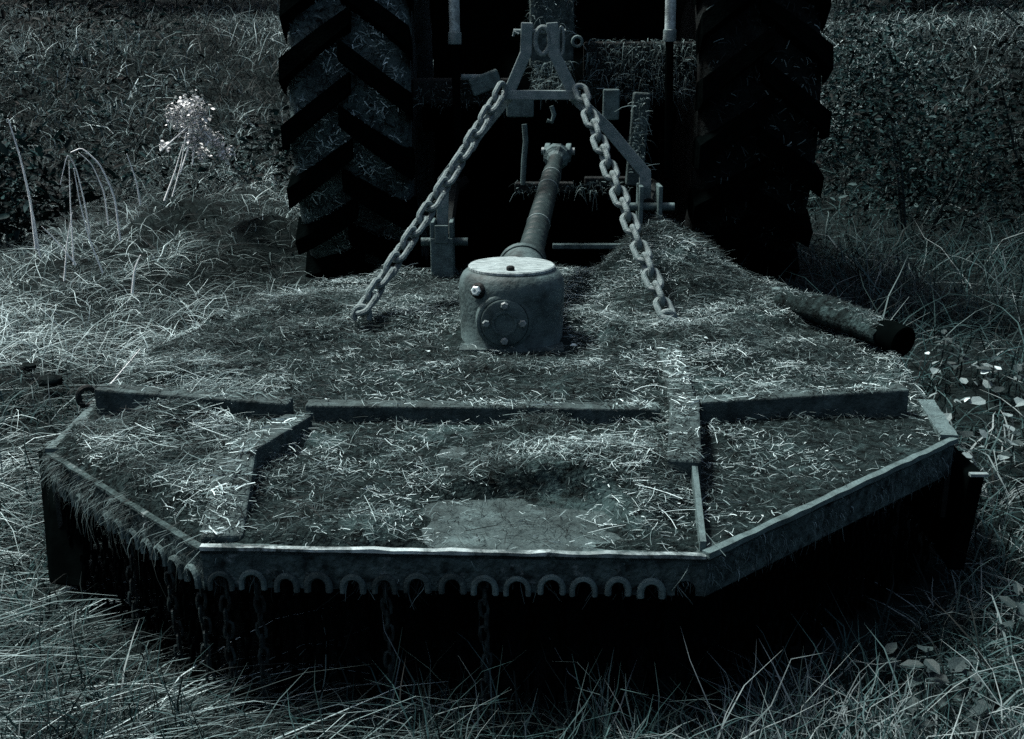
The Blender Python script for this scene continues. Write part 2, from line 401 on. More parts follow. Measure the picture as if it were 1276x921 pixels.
# lip along the rear edges; rear run painted pale for light catching it
def rim(p, q, w, h, z, name, m, jitter=.0015):
    p = Vector((*p, 0)); q = Vector((*q, 0)); d = q - p; L = d.length; d.normalize(); nn = Vector((d.y, -d.x, 0)); mb = MB(); n = 26; vs = []
    for i in range(n + 1):
        b = p + d * (L * i / n); j = random.uniform(-jitter, jitter); j2 = random.uniform(-jitter, jitter)
        for u, zz in ((.006 + j, z), (.006 + j, z + h + j2), (-w, z + h + j2), (-w, z)): c = b + nn * u; vs.append((c.x, c.y, zz))
    fs = []
    for i in range(n):
        for k in range(4): fs.append((i * 4 + k, i * 4 + 4 + k, i * 4 + 4 + (k + 1) % 4, i * 4 + (k + 1) % 4))
    fs += [(0, 1, 2, 3), (4 * n + 3, 4 * n + 2, 4 * n + 1, 4 * n)]
    return P_(mb.add(vs, fs), name, m)
rim(A, B, .006, .006, .320, 'rear_lip', 'lip'); rim(B, C_, .008, .010, .319, 'rear_lip', 'steel'); rim(K, A, .006, .005, .318, 'rear_lip', 'mud'); rim(C_, D, .03, .016, .318, 'side_lip', 'steel'); rim(J, K, .03, .014, .318, 'side_lip', 'steel')
# cross beam in three lengths
def beam(p, q, w, z0, z1p, z1q, name, m='beam', wq=None, bevel=.004):
    p = Vector((*p, 0)); q = Vector((*q, 0)); d = (q - p).normalized(); nn = Vector((d.y, -d.x, 0)); a, b = w / 2, (wq or w) / 2
    c = [p + nn * a, q + nn * b, q - nn * b, p - nn * a]; zt = [z1p, z1q, z1q, z1p]
    return P_(MB().hull8([(v.x, v.y, z0) for v in c], [(v.x, v.y, z) for v, z in zip(c, zt)]), name, m, bevel=bevel)
BEAMS = [((-.905, 2.29), (-.48, 2.264), .048, .394, .370, 'cross_beam'), ((-.445, 2.264), (.318, 2.250), .045, .366, .362, 'cross_beam'), ((.398, 2.236), (.865, 2.306), .045, .382, .388, 'cross_beam'),
         ((-.425, 3.10), (-.455, 2.225), .07, .322, .328, 'long_beam'), ((-.456, 2.222), (-.502, 1.885), .060, .352, .398, 'long_beam'), ((-.503, 1.883), (-.478, 1.655), .070, .398, .334, 'long_beam'),
         ((.435, 3.08), (.372, 2.245), .055, .344, .366, 'long_beam'), ((.371, 2.242), (.312, 1.86), .062, .386, .388, 'long_beam')]
for p, q, w, z1, z2, nm in BEAMS: beam(p, q, w, .30, z1, z2, nm)
P_(MB().hull8([(.336, 1.857, .31), (.314, 1.622, .31), (.304, 1.622, .31), (.326, 1.857, .31)], [(.336, 1.857, .378), (.314, 1.622, .340), (.304, 1.622, .340), (.326, 1.857, .378)]), 'gusset', 'steel')
# skid plates at the two widest corners
def wall(path, z0, z1, th, name, m):
    mb = MB(); vs = []; n = len(path)
    for i, p in enumerate(path):
        t = Vector((*path[min(i + 1, n - 1)], 0)) - Vector((*path[max(i - 1, 0)], 0)); t.normalize(); nn = Vector((t.y, -t.x, 0)); zt = z1[i] if isinstance(z1, list) else z1; zb = z0[i] if isinstance(z0, list) else z0
        for s, z in ((1, zb), (1, zt), (-1, zt), (-1, zb)): vs.append((p[0] + nn.x * s * th / 2, p[1] + nn.y * s * th / 2, z))
    fs = []
    for i in range(n - 1):
        for k in range(4): fs.append((i * 4 + k, i * 4 + 4 + k, i * 4 + 4 + (k + 1) % 4, i * 4 + (k + 1) % 4))
    fs += [(0, 1, 2, 3), (4 * n - 1, 4 * n - 2, 4 * n - 3, 4 * n - 4)]
    return P_(mb.add(vs, fs), name, m, bevel=.003)
P_(MB().hull8([(-1.03, 2.31, .12), (-.92, 2.24, .09), (-.86, 1.99, .06), (-.94, 2.01, .06)], [(-1.075, 2.33, .232), (-.95, 2.33, .236), (-.87, 2.06, .205), (-.955, 2.10, .190)]), 'skid_shoe', 'black', bevel=.006)
P_(MB().hull8([(.915, 2.09, .05), (.950, 2.09, .05), (.965, 2.4, .05), (.94, 2.4, .05)], [(.922, 2.06, .276), (.955, 2.06, .280), (.970, 2.4, .27), (.945, 2.4, .27)]), 'skid_shoe', 'black', bevel=.006)
P_(MB().box((.939, 2.058, .280), (.036, .012, .006)), 'skid_bracket', 'frame')
# lifting ring on the left end of the beam
ring = MB().tube([(-.955 + .017 * math.cos(a), 2.35 + .010 * math.cos(a), .350 + .022 * math.sin(a)) for a in np.linspace(0, 2 * math.pi, 15)[:-1]], .007, 8, closed=True)
P_(ring, 'lifting_ring', 'darksteel', smooth=True)
# side arm with open pipe end
arm_pts = [(.76, 3.30, .370), (.82, 3.18, .400), (.88, 3.03, .420), (.935, 2.88, .420), (.975, 2.77, .408)]
am = MB().tube(arm_pts, [.034, .052, .056, .052, .042], 14)
am.v = [(x, y, .362 + (z - .38) * .7) for x, y, z in am.v]
arm = P_(am, 'side_arm', 'dirt', smooth=True)
axis = Vector((.45, -.86, -.12)).normalized(); Mx = Matrix.Translation((.985, 2.755, .382)) @ axis.to_track_quat('Z', 'Y').to_matrix().to_4x4()
P_(MB().lathe([(.034, -.04), (.040, -.012), (.042, .02), (.042, .040), (.036, .042), (.034, .03), (.032, .012), (.0, .010)], Mx, 24), 'pipe_end', 'black', arm, smooth=True)
P_(MB().lathe([(.018, 0), (.018, .02), (.006, .024), (0, .024)], Matrix.Translation((.80, 3.24, .385)), 8), 'arm_bolt', 'steel', arm)
P_(MB().box((.80, 3.17, .345), (.03, .05, .05), rz=.4), 'arm_bracket', 'darksteel', arm, bevel=.004)

# gearbox
gc = (-.001, 2.945)
T = Matrix.Translation((gc[0], gc[1], 0))
gb = P_(MB().lathe([(.146, .300), (.147, .325), (.140, .336), (.142, .40), (.144, .45), (.144, .484), (.141, .500), (.133, .515), (.122, .524), (.116, .526)], T, 56), 'gearbox', 'gear', smooth=True)
P_(MB().lathe([(.114, .524), (.118, .527), (.118, .533), (.115, .536), (0, .5365)], T, 56), 'lid', 'lid', gb, smooth=True)
P_(MB().lathe([(.011, .535), (.011, .545), (.008, .548), (0, .548)], Matrix.Translation((-.004, 2.862, 0)), 6), 'lid_bolt', 'darksteel', gb)
fx, fz = -.020, .408
MF = Matrix.Translation((fx, 2.806, fz)) @ Matrix.Rotation(R(90), 4, 'X')
P_(MB().lathe([(.078, -.04), (.076, -.008), (.073, .0), (.066, .004), (.064, .004), (.063, .001), (0, .001)], MF, 48), 'flange_boss', 'gear', gb, smooth=True)
fl = P_(MB().lathe([(.062, -.002), (.062, .008), (.059, .010), (.034, .010), (.033, .013), (.027, .013), (.026, .009), (0, .009)], MF, 48), 'flange_cover', 'gear', gb, smooth=True)
for k in range(4):
    a = k * math.pi / 2; c = Vector((fx + .048 * math.cos(a), 2.796, fz + .048 * math.sin(a)))
    P_(MB().lathe([(.0105, -.002), (.0105, .006), (.008, .009), (0, .009)], Matrix.Translation(c) @ Matrix.Rotation(R(90), 4, 'X') @ Matrix.Rotation(k * .4, 4, 'Z'), 6), 'bolt', 'bolt', gb)
cp = Matrix.Translation((-.088, 2.832, .488)) @ Matrix.Rotation(R(-28), 4, 'Z') @ Matrix.Rotation(R(82), 4, 'X')
P_(MB().lathe([(.022, -.02), (.021, .006), (.016, .010), (0, .010)], cp, 20), 'filler_boss', 'darksteel', gb, smooth=True)
P_(MB().lathe([(.0135, .008), (.0135, .018), (.010, .021), (.005, .021), (.005, .017), (0, .017)], cp, 6), 'filler_plug', 'chrome', gb)
P_(MB().lathe([(.066, -.04), (.066, .05), (.07, .05), (.07, .07), (.05, .072)], Matrix.Translation((.03, 3.09, .478)) @ Matrix.Rotation(R(-78), 4, 'X'), 32), 'input_housing', 'gear', gb, smooth=True)
P_(MB().box((gc[0], gc[1], .327), (.28, .27, .012)), 'mounting_plate', 'deck', gb, bevel=.003)

# hitch A-frame
YA = 3.75
fr = MB(); fr.flat([(-.016, YA, .95), (-.005, YA, .968), (.045, YA, 1.082), (.049, YA, 1.178)], .038, .03)
fr_o = P_(fr, 'frame_leg', 'frame', bevel=.003)
fr2 = MB(); fr2.flat([(.208, YA, .95), (.197, YA, .968), (.137, YA, 1.082), (.130, YA, 1.178)], .038, .03)
P_(fr2, 'frame_leg', 'frame', bevel=.003)
P_(MB().box(((-.016 + .208) / 2, YA - .002, .949), (.262, .034, .030)), 'frame_crossbar', 'frame', bevel=.003)
P_(MB().tube([(.005, YA, 1.150), (.175, YA, 1.150)], .0085, 10), 'hitch_pin', 'chain', smooth=True)
P_(MB().tube([(.100 + .024 * math.cos(a), YA - .008, 1.122 + (.040 if math.sin(a) > 0 else .042) * math.sin(a) * (1 if abs(math.cos(a)) > .5 else 1.05)) for a in np.linspace(0, 2 * math.pi, 19)[:-1]], .0085, 8, closed=True), 'pin_ring', 'chain', smooth=True)
P_(MB().tube([(.160 + .009 * math.cos(a), YA - .01, 1.12 + .045 * math.sin(a)) for a in np.linspace(0, 2 * math.pi, 17)[:-1]], .005, 8, closed=True), 'linch_clip', 'chain', smooth=True)
P_(MB().tube([(.022, YA - .02, 1.142), (.006, YA - .02, 1.150), (.004, YA - .02, 1.135)], .004, 6), 'pin_handle', 'chain')
br = MB().flat([(.205, YA + .035, .945), (.325, YA + .04, .835), (.455, YA + .04, .688), (.462, YA + .04, .50)], .040, .014); P_(br, 'brace', 'frame', bevel=.002)
br = MB().flat([(-.012, YA + .035, .945), (-.115, YA + .04, .82), (-.235, YA + .04, .66), (-.242, YA + .04, .50)], .040, .014); P_(br, 'brace', 'frame', bevel=.002)
for xx, z0 in ((-.242, .33), (.462, .45)):
    P_(MB().box((xx - .028, 3.74, z0 + .10), (.014, .10, .21)), 'hitch_lug', 'steel', bevel=.003)
    P_(MB().box((xx + .036, 3.74, z0 + .10), (.014, .10, .21)), 'hitch_lug', 'steel', bevel=.003)
    P_(MB().tube([(xx - .07, 3.74, z0 + .13), (xx + .09, 3.74, z0 + .13)], .014, 10), 'hitch_pin', 'steel', smooth=True)
P_(MB().box((-.238, 3.69, .405), (.075, .012, .15)), 'lug_plate', 'steel', bevel=.002)
P_(MB().box((-.238, 3.685, .495), (.045, .012, .06)), 'lug_plate', 'steel', bevel=.002)

# support chains, link by link
link_me = oval_link(.0545, .057, .0178, 8, 18).mesh('link', 'chain', True)
def chain(p, q, sag, label, roll):
    p, q = Vector(p), Vector(q); n = round((q - p).length / .0562)
    pts = [p + (q - p) * (i / n) + Vector((0, 0, -sag * 4 * (i / n) * (1 - i / n))) for i in range(n + 1)]
    a = pts[-1]
    base = P_(MB().tube([(a.x + .022 * math.cos(t), a.y + .004, a.z - .014 + .026 * math.sin(t)) for t in np.linspace(-.5, math.pi + .5, 11)], .009, 8), 'support_chain', 'chain', smooth=True)
    tag(base, label)
    for i in range(n):
        d = (pts[i + 1] - pts[i]).normalized(); c = (pts[i] + pts[i + 1]) / 2
        z = (Vector((0, -.35, 1)) - d * d.dot(Vector((0, -.35, 1)))).normalized(); y = z.cross(d)
        M3 = Matrix((d, y, z)).transposed().to_4x4()
        o = link_obj('link', link_me, base)
        o.matrix_local = Matrix.Translation(c - Vector(MROOT)) @ M3 @ Matrix.Rotation(roll + (i % 2) * math.pi / 2 + random.uniform(-.16, .16), 4, 'X') @ Matrix.Rotation(random.uniform(-.05, .05), 4, 'Y')
chain((-.028, YA - .02, .975), (-.425, 3.02, .388), .014, 'heavy chain beside the filler plug side of the gearbox', .35)
chain((.222, YA - .02, .975), (.437, 3.0, .378), .012, 'heavy chain running down to the litter covered beam', math.pi / 2 + .1)

# ------------------------------------------------------------------ drive shaft
dsl = Vector((.045, 3.14, .500)); dse = Vector((.165, 4.02, .735)); dd = (dse - dsl).normalized(); Ls = (dse - dsl).length
ds = empty('drive_shaft', dsl); tag(ds, 'ribbed plastic guarded drive shaft between gearbox and tractor', 'drive shaft')
Md = dd.to_track_quat('Z', 'Y').to_matrix().to_4x4()
prof = [(.050, 0), (.052, .03), (.046, .06)]
zz = .06
while zz < Ls * .80:
    r0 = .039 - .009 * zz / Ls; prof += [(r0, zz), (r0, zz + .031), (r0 - .0012, zz + .033), (r0 - .0012, zz + .037)]; zz += .040
prof += [(.030, zz), (.026, zz + .02), (.026, Ls * .93), (0, Ls * .93)]
MB().lathe(prof, Md, 28).build('guard_tube', 'guard', ds, smooth=True)
for u in (.30, .62, .74): MB().lathe([(.036 - .009 * u, Ls * u), (.0405 - .009 * u, Ls * u + .002), (.0405 - .009 * u, Ls * u + .006), (.036 - .009 * u, Ls * u + .008)], Md, 28).build('clamp_band', 'frame', ds, smooth=True)
yk = Md @ Matrix.Translation((0, 0, Ls * .94))
MB().lathe([(.024, -.03), (.034, -.01), (.046, .0), (.046, .03), (.036, .045), (0, .045)], yk, 10).build('yoke', 'steel', ds)
for s in (-1, 1): MB().box((0, 0, 0), (.02, .05, .07)).build('yoke_ear', 'steel', ds, bevel=.004).matrix_local = yk @ Matrix.Translation((s * .038, 0, .055))
MB().tube([(-.06, 0, 0), (.06, 0, 0)], .014, 10).build('cross_pin', 'bolt', ds, smooth=True).matrix_local = yk @ Matrix.Translation((0, 0, .07))

# ------------------------------------------------------------------ tractor
TX, TY, TZ = .165, 5.08, .83
tr = empty('tractor', (TX, TY, 0)); tag(tr, 'dark tractor rear with two big lugged tyres behind the mower', 'tractor')
def Q_(mb, name, m, parent=tr, **k): return mb.build(name, m, parent, off=(TX, TY, 0), **k)
RC = .795
def tyre_prof(hw=.235, rc=RC, rim=.50):
    return [(rim, -hw * .72), (rim + .05, -hw * .90), (rim + .14, -hw * 1.0), (rc - .11, -hw * 1.0), (rc - .05, -hw * .95), (rc - .022, -hw * .82), (rc - .008, -hw * .45), (rc, 0)]
def make_lug(side, hw=.235, rc=RC, h=.058, dphi=.245, wd=.064):
    mb = MB(); vs = []; n = 9
    def rb(x): return np.interp(abs(x), [0, hw * .45, hw * .82, hw * .95, hw * 1.0], [rc, rc - .008, rc - .022, rc - .05, rc - .09])
    for i in range(n):
        s = i / (n - 2) if i < n - 1 else 1.0
        x = side * (-.022 + s * (hw * 1.04 + .022)); ph = -dphi * s + dphi / 2
        r0 = rb(x) - .01; r1 = rc + h - .020 * s ** 2
        if i == n - 1: x = side * hw * 1.045; r1 = rc - .055; r0 = rc - .12; ph -= .035
        # half width measured round the tyre
        w = wd / 2 / math.cos(math.radians(38)) / rc * (1.0 + .25 * s); wt = w * .84
        for pp, rr in ((ph - w, r0), (ph + w, r0), (ph + wt, r1), (ph - wt, r1)): vs.append((x, -rr * math.cos(pp), rr * math.sin(pp)))
    fs = []
    for i in range(n - 1):
        for k in range(4): fs.append((i * 4 + k, i * 4 + (k + 1) % 4, i * 4 + 4 + (k + 1) % 4, i * 4 + 4 + k))
    fs += [(3, 2, 1, 0), tuple((n - 1) * 4 + k for k in range(4))]
    if side < 0: fs = [tuple(reversed(f)) for f in fs]
    return mb.add(vs, fs).mesh('lug', 'rubber')
lugL, lugR = make_lug(-1), make_lug(1)
pf = tyre_prof(); pf = pf + [(r, -x) for r, x in reversed(pf[:-1])]
NL = 21
def wheel(x, lab, ph0, cm):
    M = Matrix.Rotation(R(90), 4, 'Y')
    t = MB().lathe([(r, h) for r, h in pf], M, 72).build('rear_tyre', cm, tr, smooth=True); t.location = (x - TX, 0, TZ); tag(t, lab)
    MB().lathe([(.51, -.16), (.50, -.15), (.47, -.10), (.40, -.06), (.15, -.05), (0, -.05)], M, 40).build('rim', 'darksteel', t, smooth=True)
    for k in range(NL):
        for me, o_ in ((lugL, 0), (lugR, .5)):
            o = link_obj('lug', me, t); o.rotation_euler = (-(k + o_) * 2 * math.pi / NL - ph0, 0, 0)
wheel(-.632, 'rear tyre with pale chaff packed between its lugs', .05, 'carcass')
wheel(.962, 'shade-darkened rear tyre beside the bushes', -.04, 'carcass_shaded')
# rear body
Q_(MB().tube([(-.40, TY, TZ), (.73, TY, TZ)], .10, 16), 'axle_housing', 'black', smooth=True)
dh = MB().lathe([(.20, -.26), (.27, -.20), (.29, 0), (.27, .20), (.20, .26)], Matrix.Translation((TX, TY - .05, .80)) @ Matrix.Rotation(R(90), 4, 'Y'), 28)
Q_(dh, 'differential_housing', 'black', smooth=True)
Q_(MB().box((TX, TY + 1.0, .85), (.46, 2.0, .62)), 'transmission', 'black', bevel=.04)
Q_(MB().box((TX, TY + .16, 1.42), (1.05, .04, 1.1)), 'gap_blackout_panel', 'black', bevel=.01)  # added black sheet, stands in for the dark gaps above the axle
Q_(MB().box((TX, TY + .10, .47), (1.03, .03, .78)), 'ground_blackout_panel', 'black', bevel=.01)  # added sheet that blacks out the lit ground under the tractor
Q_(MB().box((TX, TY + .9, 1.98), (1.3, 1.7, .05)), 'shade_roof', 'black', bevel=.02)  # unseen plate added overhead to shade the tractor's rear
Q_(MB().box((TX, TY + 2.6, 1.15), (.55, 1.6, .62)), 'engine_hood', 'black', bevel=.06)
Q_(MB().box((TX, TY + 2.5, .62), (.40, 1.5, .40)), 'engine_block', 'black', bevel=.03)
Q_(MB().box((TX, TY + 2.9, .45), (1.2, .12, .12)), 'front_axle', 'black', bevel=.01)
for s in (-1, 1):
    t = MB().lathe([(.30, -.09), (.40, -.12), (.47, -.10), (.48, 0), (.47, .10), (.40, .12), (.30, .09)], Matrix.Rotation(R(90), 4, 'Y'), 40).build('front_tyre', 'rubber', tr, smooth=True); t.location = (s * .66, 2.9, .475)
    fn = MB(); vs = []
    for i in range(15):
        a = R(40 + i * 8.5); 
        for rr in (.93, .945):
            for xx in (-.26, .24): vs.append((s * .80 + TX + xx * s, TY - rr * math.cos(a), TZ + rr * math.sin(a)))
    fs = []
    for i in range(14):
        b = i * 4; fs += [(b, b + 1, b + 5, b + 4), (b + 2, b + 6, b + 7, b + 3), (b, b + 4, b + 6, b + 2), (b + 1, b + 3, b + 7, b + 5)]
    fs += [(0, 2, 3, 1), (56, 57, 59, 58)]
    Q_(fn.add(vs, fs), 'fender', 'black')
# cross members carrying caught grass
Q_(MB().box((.53, 4.60, 1.045), (.48, .10, .15)), 'cross_member', 'darksteel', bevel=.01)
Q_(MB().box((-.20, 4.55, .93), (.40, .10, .10)), 'cross_member', 'darksteel', bevel=.01)
Q_(MB().box((-.105, 4.50, .965), (.12, .10, .07), ry=-.35), 'valve_block', 'steel', bevel=.008)
Q_(MB().tube([(-.20, 4.48, .985), (-.12, 4.48, .985)], .012, 8), 'hose_end', 'frame', smooth=True)
Q_(MB().box((.155, 4.55, 1.17), (.17, .2, .30)), 'top_link_bracket', 'beam', bevel=.01)
Q_(MB().box((.03, 4.15, .895), (.10, .03, .085)), 'hitch_plate', 'steel', bevel=.006)
Q_(MB().box((.36, 4.10, .90), (.06, .02, .11)), 'hitch_plate', 'steel', bevel=.006)
Q_(MB().tube([(.14, 4.0, .90), (.15, 4.0, .87), (.142, 4.0, .845), (.125, 4.0, .85)], .008, 8), 'hook', 'steel', smooth=True)
Q_(MB().tube([(.245 + .018 * math.cos(a), 4.3, 1.12 + .018 * math.sin(a)) for a in np.linspace(0, 2 * math.pi, 13)[:-1]], .006, 6, closed=True), 'hose_ring', 'steel', smooth=True)
Q_(MB().tube([(.045, 4.10, .83), (.050, 4.10, .77), (.044, 4.10, .70), (.040, 4.10, .61)], .010, 8), 'check_rod', 'steel', smooth=True)
Q_(MB().box((.12, 4.12, .60), (.22, .05, .035)), 'drawbar_frame', 'darksteel', bevel=.005)
Q_(MB().box((.35, 4.12, .62), (.16, .05, .035)), 'drawbar_frame', 'darksteel', bevel=.005)
Q_(MB().box((.30, 4.02, .395), (.30, .03, .018)), 'drawbar', 'steel', bevel=.003)
for xx, tgt in ((-.24, (-.238, 3.76, .46)), (.57, (.468, 3.76, .58))):
    Q_(MB().tube([(xx + .02, 4.95, .52), (xx, 4.4, .56), (tgt[0], 3.84, tgt[2]), tgt], [.03, .03, .028, .024], 8), 'lower_link', 'darksteel', smooth=True)
for xx, zb in ((-.222, 1.155), (.612, 1.165)):
    Q_(MB().tube([(xx, 4.45, zb), (xx - .004, 4.47, zb + .5)], .021, 12), 'lift_rod', 'pale', smooth=True)
    Q_(MB().lathe([(.024, -.045), (.026, -.04), (.026, -.002), (.023, 0)], Matrix.Translation((xx, 4.45, zb)), 12), 'rod_collar', 'frame', smooth=True)
    Q_(MB().tube([(xx, 4.45, zb - .04), (xx + .01, 4.42, .60)], .016, 8), 'lift_rod', 'black', smooth=True)
Q_(MB().box((.455, 4.05, .78), (.06, .05, .33), ry=.06), 'stabiliser_post', 'deck', bevel=.006)

# ------------------------------------------------------------------ litter on the deck
def cut(n, fn, name, m, lmin, lmax, wmin, wmax, tone_mu, tone_sd, lift=.02, k=3, pitch=.25, parent=None, label=None, curl=.3, az=None):
    P = fn(n); n = len(P)
    L = lmin + (lmax - lmin) * rng.random(n) ** 1.8; a = rng.random(n) * 2 * math.pi if az is None else rng.normal(az, .8, n)
    el = rng.normal(0, pitch, n); t = np.linspace(-.5, .5, k)[None]
    d = np.stack([np.cos(a) * np.cos(el), np.sin(a) * np.cos(el), np.sin(el)], 1); s = np.stack([-np.sin(a), np.cos(a), np.zeros(n)], 1)
    cu = rng.normal(0, curl, n)
    C = P[:, None] + d[:, None] * (t * L[:, None])[..., None] + s[:, None] * ((t ** 2 - .08) * (cu * L)[:, None])[..., None]
    C[..., 2] += (rng.random(n) ** 2 * lift)[:, None] + np.abs(rng.normal(0, .12, n))[:, None] * L[:, None] * (.25 - t ** 2)
    w = (wmin + (wmax - wmin) * rng.random(n) ** 2)[:, None] * np.ones((1, k)) * (1 - .5 * np.abs(t) * 2 * rng.random((n, 1)))
    roll = rng.normal(0, .5, n); side = s * np.cos(roll)[:, None] + np.array([0, 0, 1.]) * np.sin(roll)[:, None]
    tone = rng.gamma(.65, tone_mu / .65, n) * (.35 + 1.5 * sst(.34, .62, fbm(P[:, 0], P[:, 1], 8, 21)))  + (rng.random(n) < .02) * .4
    o = ribbons(name, C, w, tone, m, side, parent=parent)
    return o
mat_o = radial(lambda x, y: top(x, y) + .0012 - .006 * sst(.0045, .0015, mat_h(x, y)) * sst(2.3, 2.1, y) * sst(.36, .30, x), 120, .995).build('caked_litter', 'dirt', None, smooth=True); tag(mat_o, 'caked dark soil and chaff layer lying over the mower deck', 'litter', kind='stuff')
def in_gear(x, y): return (np.hypot(x - gc[0], y - gc[1]) < .158)
def deckpts(n, dens=None, rmax=.99):
    x = rng.uniform(-1.0, 1.05, n); y = rng.uniform(1.58, 3.86, n); ok = (deck_r(x, y) < rmax) & ~in_gear(x, y)
    if dens is not None: ok &= rng.random(n) < dens(x, y)
    x, y = x[ok], y[ok]; return np.stack([x, y, top(x, y) + .001], 1)
def d1(x, y):
    return np.clip(.22 + 30 * mat_h(x, y), 0, 1)
def d2(x, y):
    return np.clip(.03 + 26 * mat_h(x, y), 0, 1) * (1 - .75 * sst(.36, .45, x) * sst(2.26, 2.18, y))
o = cut(210000, lambda n: deckpts(n, d1), 'grass_clippings', 'hay', .006, .032, .0003, .0008, .165, .13, .016); tag(o, 'short chopped grass clippings strewn over the mower deck', 'clippings')
o = cut(34000, lambda n: deckpts(n, d2), 'hay_straws', 'hay', .02, .09, .00025, .0007, .19, .18, .020, 4, .14, curl=.16); tag(o, 'longer pale straws lying across the mower deck', 'straw')
clumpf = lambda x, y: sst(.3, .6, fbm(x, y, 6, 12))
def leftpts(n):
    x = rng.uniform(-.95, -.05, n); y = rng.uniform(1.62, 2.7, n); ok = (deck_r(x, y) < .965) & (rng.random(n) < sst(-.42, -.62, x) * (.3 + .7 * clumpf(x, y))) & (np.abs(x + .5) > .055) & (np.abs(y - 2.22) > .06); x, y = x[ok], y[ok]
    return np.stack([x, y, top(x, y) + .004], 1)
o = cut(12000, leftpts, 'matted_hay', 'hay', .03, .12, .0003, .0007, .24, .16, .028, 5, .2, curl=.3, az=.5); tag(o, 'matted hay heaped on the side of the deck by the lifting ring', 'hay')
# beams carry a thin scatter too
def beampts(n):
    out = []
    for p, q, w_, za, zb_, _n in BEAMS:
        m = int(n * math.dist(p, q) / 3.6); t = rng.random(m); u = rng.uniform(-.45, .45, m) * w_; d = np.array([q[0] - p[0], q[1] - p[1]]); d /= np.linalg.norm(d)
        ok = rng.random(m) < .15 + .85 * sst(.35, .6, fbm(p[0] + (q[0] - p[0]) * t, p[1] + (q[1] - p[1]) * t, 9, 40)); t, u = t[ok], u[ok]
        out.append(np.stack([p[0] + (q[0] - p[0]) * t + u * d[1], p[1] + (q[1] - p[1]) * t - u * d[0], za + (zb_ - za) * t + .002], 1))
    return np.concatenate(out)
o = cut(4200, beampts, 'beam_chaff', 'hay', .008, .05, .0005, .0014, .25, .16, .006, 3, .1); tag(o, 'thin chaff lying on the tops of the deck beams', 'chaff')
def armpts(n):
    t = rng.random(n); i = np.minimum((t * 4).astype(int), 3); f = t * 4 - i; A_ = np.array(arm_pts); p = A_[i] * (1 - f)[:, None] + A_[i + 1] * f[:, None]
    u = rng.uniform(-.035, .035, n); p[:, 0] += u * .9; p[:, 1] += u * .35; p[:, 2] = .362 + (p[:, 2] - .38) * .7 + .030 * np.sqrt(np.clip(1 - (u / .045) ** 2, 0, 1)) + .002; return p
o = cut(4500, armpts, 'arm_chaff', 'hay', .005, .04, .0003, .0008, .13, .1, .006, 3, .3); tag(o, 'chaff stuck on the side arm that ends in a pipe', 'chaff')
# grass hanging over the skirts
def hanging(p, q, n, zt, l0, l1, name, label, tone, out=.02):
    p = np.array(p); q = np.array(q); d = (q - p) / np.linalg.norm(q - p); nn = np.array([d[1], -d[0]]); t = rng.random(n); t = t[rng.random(n) < .15 + .85 * sst(.3, .6, noise(t * 9, t * 0, 1, int(n)))]; n = len(t); k = 5; s = np.linspace(0, 1, k)[None]
    L = (l0 + (l1 - l0) * rng.random(n) ** 2) * (.5 + noise(t * 14, t * 0 + 3, 1, 2)); b = p + (q - p) * t[:, None]; a = rng.normal(0, .8, n)[:, None]
    C = np.zeros((n, k, 3)); of = (-.03 + out * 3 * np.minimum(s * 1.8, 1) * rng.uniform(.6, 1.1, (n, 1))); 
    C[..., 0] = b[:, 0:1] + nn[0] * of + d[0] * a * s * L[:, None]; C[..., 1] = b[:, 1:2] + nn[1] * of + d[1] * a * s * L[:, None]
    C[..., 2] = zt + rng.uniform(-.04, .008, (n, 1)) - (s ** 1.6) * L[:, None]
    C[:, 1:] += np.cumsum(rng.normal(0, .05, (n, k - 1, 3)), 1) * L[:, None, None]
    w = rng.uniform(.0004, .0014, n)[:, None] * (1 - .7 * s); sd = np.tile(np.array([d[0], d[1], 0.]), (n, 1)) + rng.normal(0, .3, (n, 3)); sd /= np.linalg.norm(sd, axis=1, keepdims=True)
    o = ribbons(name, C, w, rng.gamma(1.4, tone / 1.4, n), 'hay', sd); tag(o, label, 'grass'); return o
hanging(K, A, 900, .325, .012, .075, 'hanging_grass', 'grass hanging in strands over the deck edge above the curved skid', .08)
hanging(J, K, 500, .335, .02, .10, 'hanging_grass', 'grass hanging over the short deck side below the lifting ring', .11)
hanging(B, C_, 2400, .312, .004, .04, 'hanging_grass', 'short muddy grass stuck to the slanting skirt by the bare deck panel', .12, .011)
hanging(A, B, 1100, .305, .004, .045, 'hanging_grass', 'bits of grass stuck to the rear skirt between the chain eyes', .09, .010)
# grass caught on the tractor
def caught(name, label, boxes, n, l0, l1, tone):
    out = []
    for (x0, x1, y0, y1, z0, z1) in boxes:
        out.append(np.stack([rng.uniform(x0, x1, n), rng.uniform(y0, y1, n), rng.uniform(z0, z1, n)], 1))
    P = np.concatenate(out); m = len(P); k = 4; s = np.linspace(0, 1, k)[None]; L = l0 + (l1 - l0) * rng.random(m) ** 2
    a = rng.random(m) * 2 * math.pi; sp_ = rng.uniform(.1, .9, m)
    C = np.zeros((m, k, 3)); C[..., 0] = P[:, 0:1] + (np.cos(a) * sp_ * L)[:, None] * s; C[..., 1] = P[:, 1:2] - .02 + (np.sin(a) * sp_ * L)[:, None] * s * .5; C[..., 2] = P[:, 2:3] + L[:, None] * (.25 * s - s ** 2 * rng.uniform(.1, 1.1, (m, 1)))
    o = ribbons(name, C, rng.uniform(.0008, .002, m)[:, None] * (1 - .6 * s), rng.normal(tone, .11, m), 'hay'); tag(o, label, 'grass'); return o
caught('caught_grass', 'grass packed on the tractor cross member above the bent brace', [(.30, .76, 4.50, 4.58, 1.02, 1.13), (.28, .74, 4.50, 4.56, .90, 1.02)], 1300, .02, .12, .10)
